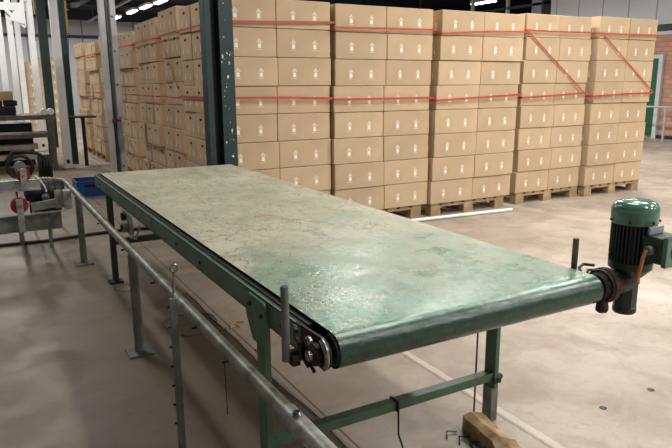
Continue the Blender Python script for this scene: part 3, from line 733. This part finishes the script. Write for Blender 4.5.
# ------------------------------------------------------------------ steel bench in the background
bn = thing('work_bench', 'grey steel work bench with lower shelf in front of the far white posts', 'bench', (.3,12.8,0))
part(MB().box((-2.2,12.45,.90), (1.24,13.3,.98), 'bench', bev=.004), 'bench_top', bn)
part(MB().box((-2.2,12.5,.58), (1.16,13.25,.65), 'bench'), 'lower_shelf', bn)
for x, y in ((1.10,12.46), (1.14,13.2), (-2.1,12.46), (-2.1,13.2)): part(MB().box((x,y,0), (x+.1,y+.09,.90), 'bench'), 'leg', bn)
t = thing('side_shelf', 'thin dark shelf slab reaching right from the bench toward the cartons', 'shelf', (1.6,12.6,0))
part(MB().box((1.46,12.6,.90), (1.95,13.0,.93), 'black'), 'slab', t); part(MB().box((1.70,12.7,0), (1.76,12.76,.90), 'black'), 'leg', t)
for i, z in enumerate((.40, .22)):
    tag(MB().box((-2.0,12.7+.02*i,z-.04), (.92,12.95,z+.05), 'plank').build('plank'), ('upper','lower')[i]+' long pale plank stored under the steel bench', 'plank', 'pale planks under the bench')
for i, (zz) in enumerate((0, .27)): tag(MB().box((-1.8+i*.2,12.72,zz if i else 0), (-1.7+i*.2,12.93,zz+.18), 'timber').build('timber_block'), ('lower','upper')[i]+' timber block under the pale planks', 'block') if 0 else None
tag(MB().box((.1,12.6,0), (.25,12.95,.18), 'timber').build('timber_block'), 'short timber block carrying the lower pale plank under the bench', 'block')
tag(MB().box((.1,12.72,.27), (.25,12.93,.36), 'timber').build('timber_block'), 'short timber block between the two pale planks under the bench', 'block')
t = thing('machine', 'black workshop machine on the steel bench', 'machine', (.2,12.8,.98))
part(MB().box((-.6,12.6,.98), (.62,13.1,1.14), 'black', bev=.02), 'base', t); part(MB().box((-.4,12.65,1.14), (.42,13.0,1.24), 'black', bev=.02), 'body', t)
c = MB(); c.lathe([(.05,0),(.07,-.02),(.07,-.05)], 'rubber', 16, 'Y', (.55,12.6,1.06)); part(c, 'knob', t)
part(MB().box((.44,12.7,1.14), (.66,13.0,1.24), 'black', bev=.02), 'housing', t)
tag(MB().box((.15,12.66,1.243), (.6,12.98,1.40), 'card', bev=.006).build('cardboard_box'), 'small open cardboard box resting on the black machine', 'box')
for i, x in enumerate((1.07, 1.18)):
    o = MB().lathe([(.02,-.09),(.055,-.09),(.055,.09),(.02,.09)], 'whiteplastic', 20, 'Y', (x,12.62,1.036)).build('plastic_roll')
    tag(o, ('left','right')[i]+' white roll lying on the end of the steel bench', 'roll', 'white rolls on the bench')
t = thing('dark_cabinet', 'dark cabinet standing below the bench at far left', 'cabinet', (-.5,13.4,0))
part(MB().box((-1.6,13.4,0), (.9,13.9,.8), 'black', bev=.01), 'body', t); part(MB().box((.0,13.385,.08), (.85,13.4,.74), 'dark'), 'door', t)

# ------------------------------------------------------------------ small things on the floor
t = tag(MB().tube([(4.0,5.50,.022),(5.44,5.40,.022)], .02, 'whiteplastic', 12).build('white_tube'), 'long white plastic tube lying on the floor before the pallets', 'tube')
# broken timber under right leg: its top touches nothing, lies just in front of the foot
bmx = MB(); rt = random.Random(11)
P0, P1 = Vector((1.775,1.93,0)), Vector((1.70,1.50,0))
def chunk(w, h0, h1, jag, m, off=0):
    d = (P1-P0); nrm = Vector((d.y,-d.x,0)).normalized(); N_ = 12; k = bmx.mi(m); prev = None
    for i in range(N_+1):
        t_ = i/N_; c0 = P0+d*t_+nrm*off; ww = w*(1+rt.uniform(-jag,jag)); a = rt.uniform(-.008,.008)
        pr = [c0+nrm*(-ww/2)+Vector((0,0,h0)), c0+nrm*(ww/2)+Vector((0,0,h0)), c0+nrm*(ww/2*.95)+Vector((0,0,h1+a)), c0+nrm*(ww*.1)+Vector((0,0,h1+.012+a)), c0+nrm*(-ww/2*.9)+Vector((0,0,h1-a))]
        vs = [bmx.bm.verts.new(p) for p in pr]
        if prev:
            for j in range(5): f = bmx.bm.faces.new((prev[j], prev[(j+1)%5], vs[(j+1)%5], vs[j])); f.material_index = k
            if i == N_: f = bmx.bm.faces.new(vs); f.material_index = k
        else: f = bmx.bm.faces.new(vs[::-1]); f.material_index = k
        prev = vs
chunk(.10, 0, .062, .12, 'timber')
tim = bmx.build('timber_offcut'); tag(tim, 'broken rotten timber offcut on the floor by the right conveyor leg', 'timber')
c = MB()
for i in range(5):
    a = rt.uniform(-.6,.6); x, y = 1.66+.02*i, 1.93-.06*i
    tag(MB().tube([(x-.05,y-.03,.004),(x-.02,y+.01,.012),(x+.02,y-.01,.006)], .0035, "rust", 5).build("wood_splinter"), 'thin dark wood splinter beside the broken timber offcut', 'splinter', 'splinters by the timber offcut')
# cables
tag(MB().tube([(1.835,1.985,.73),(1.836,1.984,.45),(1.834,1.983,.2),(1.832,1.982,.025)], .004, 'rubber', 6).build('hanging_cable'), 'thin black cable hanging beside the right conveyor leg', 'cable')
tag(MB().lathe([(.012,0),(.016,.01),(.006,.022)], 'whiteplastic', 10, 'Z', (1.832,1.982,0)).build('cable_plug'), 'small pale plug on the floor at the end of the hanging cable', 'plug')
tag(MB().tube([(1.36,1.912,.235),(1.358,1.905,.1),(1.35,1.82,.006),(1.33,1.7,.005)], .004, 'rubber', 6).build('tie_cable'), 'thin black cable hanging from the middle of the green cross brace', 'cable')
tag(MB().tube([(.935,1.912,.245),(.936,1.905,.12),(.936,1.90,.006)], .004, 'rubber', 6).build('tie_cable'), 'thin black cable hanging from the left end of the green cross brace', 'cable')
rc = random.Random(4)
pts = [(1.20+.008*math.sin(i*.9)+rc.uniform(-.006,.006), 4.4-i*.13, .005) for i in range(24)]
tag(MB().tube(pts, .003, 'rubber', 6).build('floor_cable'), 'thin black cable lying along the floor joint under the conveyor', 'cable')
for i, (cx, cy, R_, lb) in enumerate(((1.05,3.75,.16,'loose loop of brown wire on the floor under the conveyor middle'), (.83,4.72,.07,'small coil of wire on the floor around the far conveyor leg'))):
    pts = [(cx+R_*(1+.1*math.sin(3*a))*math.cos(a), cy+R_*1.4*(1+.12*math.cos(2*a))*math.sin(a), .005+.004*(a/6)) for a in [j*.3 for j in range(24)]]
    tag(MB().tube(pts, .002, 'rust', 5).build('wire_loop'), lb, 'wire')
for i in range(7):
    x, y, s = rc.uniform(.9,1.3), rc.uniform(3.1,4.0), rc.uniform(.02,.05)
    tag(MB().tube([(x,y,.006),(x+s,y+s*.6,.012),(x+2*s,y+s*.3,.006)], .006, 'timber', 5).build('debris_stick'), 'small brown stick in the debris under the conveyor middle', 'debris', 'sticks in the debris under the conveyor')
tag(MB().tube([(.667,1.995,.585),(.667,1.995,.45),(.668,1.99,.34)], .0018, 'rust', 5).build('hanging_wire'), 'thin rusty wire hanging below the pipe railing', 'wire')
for x, y, lb in ((2.777,1.746,'small dark bolt lying on the pale floor right of the conveyor leg'), (2.420,1.746,'dark scrap fragment on pale floor between the bolt and conveyor leg')):
    tag(MB().lathe([(.016,0),(.018,.002),(.008,.004)], 'black', 8, 'Z', (x,y,0)).build('floor_scrap'), lb, 'scrap')

# ------------------------------------------------------------------ guard rail by the brick wall
gr = thing('guard_railing', 'pale steel guard railing in front of the brick wall at right', 'railing', (15.2,8,0))
part(MB().tube([(15.2,2,.87),(15.2,11.2,.87)], .028, 'rail', 10), 'top_rail', gr)
for y in (3.4, 5.6, 7.8, 10.0): part(MB().tube([(15.2,y,0),(15.2,y,.85)], .03, 'rail', 10), 'post', gr)

# ------------------------------------------------------------------ camera
F = 630.0
Yc = Vector((-27.6-336, -(85.5-224), -F)).normalized(); Xc = Vector((1485-336, -(77-224), -F)); Xc = (Xc-Yc*Xc.dot(Yc)).normalized(); Zc = Xc.cross(Yc)
cam = bpy.data.objects.new('camera', bpy.data.cameras.new('camera')); C.objects.link(cam)
Rm = Matrix((Xc, Yc, Zc)).to_4x4(); Rm.translation = (0,0,1.5); cam.matrix_world = Rm
cam.data.sensor_width = 36; cam.data.lens = F/672*36; cam.data.clip_end = 200; cam.data.clip_start = .05
bpy.context.scene.camera = cam

# ------------------------------------------------------------------ light
def strip(x, y, z, w, l, p, col=(1,.975,.93)):
    d = bpy.data.lights.new('ceiling_or_fill_light', 'AREA'); d.shape = 'RECTANGLE'; d.size = w; d.size_y = l; d.energy = p; d.color = col
    o = bpy.data.objects.new('ceiling_or_fill_light', d); C.objects.link(o); o.location = (x, y, z); return o
for y in range(-3, 21, 3): strip(5.6, y+.3, 4.25, .3, 1.5, 120)
for y in range(-4, 21, 4): strip(10.5, y, 4.3, .3, 1.6, 150)
for y in (-1, 2.5): strip(3.0, y, 4.3, .3, 1.5, 70)
for y in (16, 22, 28): strip(-3.5, y, 4.3, .3, 1.6, 60)
for y, p in ((6.0,55), (9.6,24)): strip(.0, y, 4.5, .3, 1.6, p)  # fill lights added to brighten the silvery upright, white posts and aisle
for y in (13.8, 19, 25): strip(.3, y, 4.5, .3, 1.6, 110)
for x in (-2, 3, 8): strip(x, 32.5, 4.6, 1.5, .3, 140)  # unseen strips added to lift the back wall
w = bpy.data.worlds.new('world'); bpy.context.scene.world = w; w.use_nodes = True
w.node_tree.nodes['Background'].inputs[0].default_value = (1,.97,.92,1); w.node_tree.nodes['Background'].inputs[1].default_value = .35
sc = bpy.context.scene
sc.view_settings.view_transform = 'Standard'; sc.view_settings.look = 'None'; sc.view_settings.exposure = .1
sc.cycles.use_denoising = True
for o in C.objects:
    if '_abs' in o: del o['_abs']
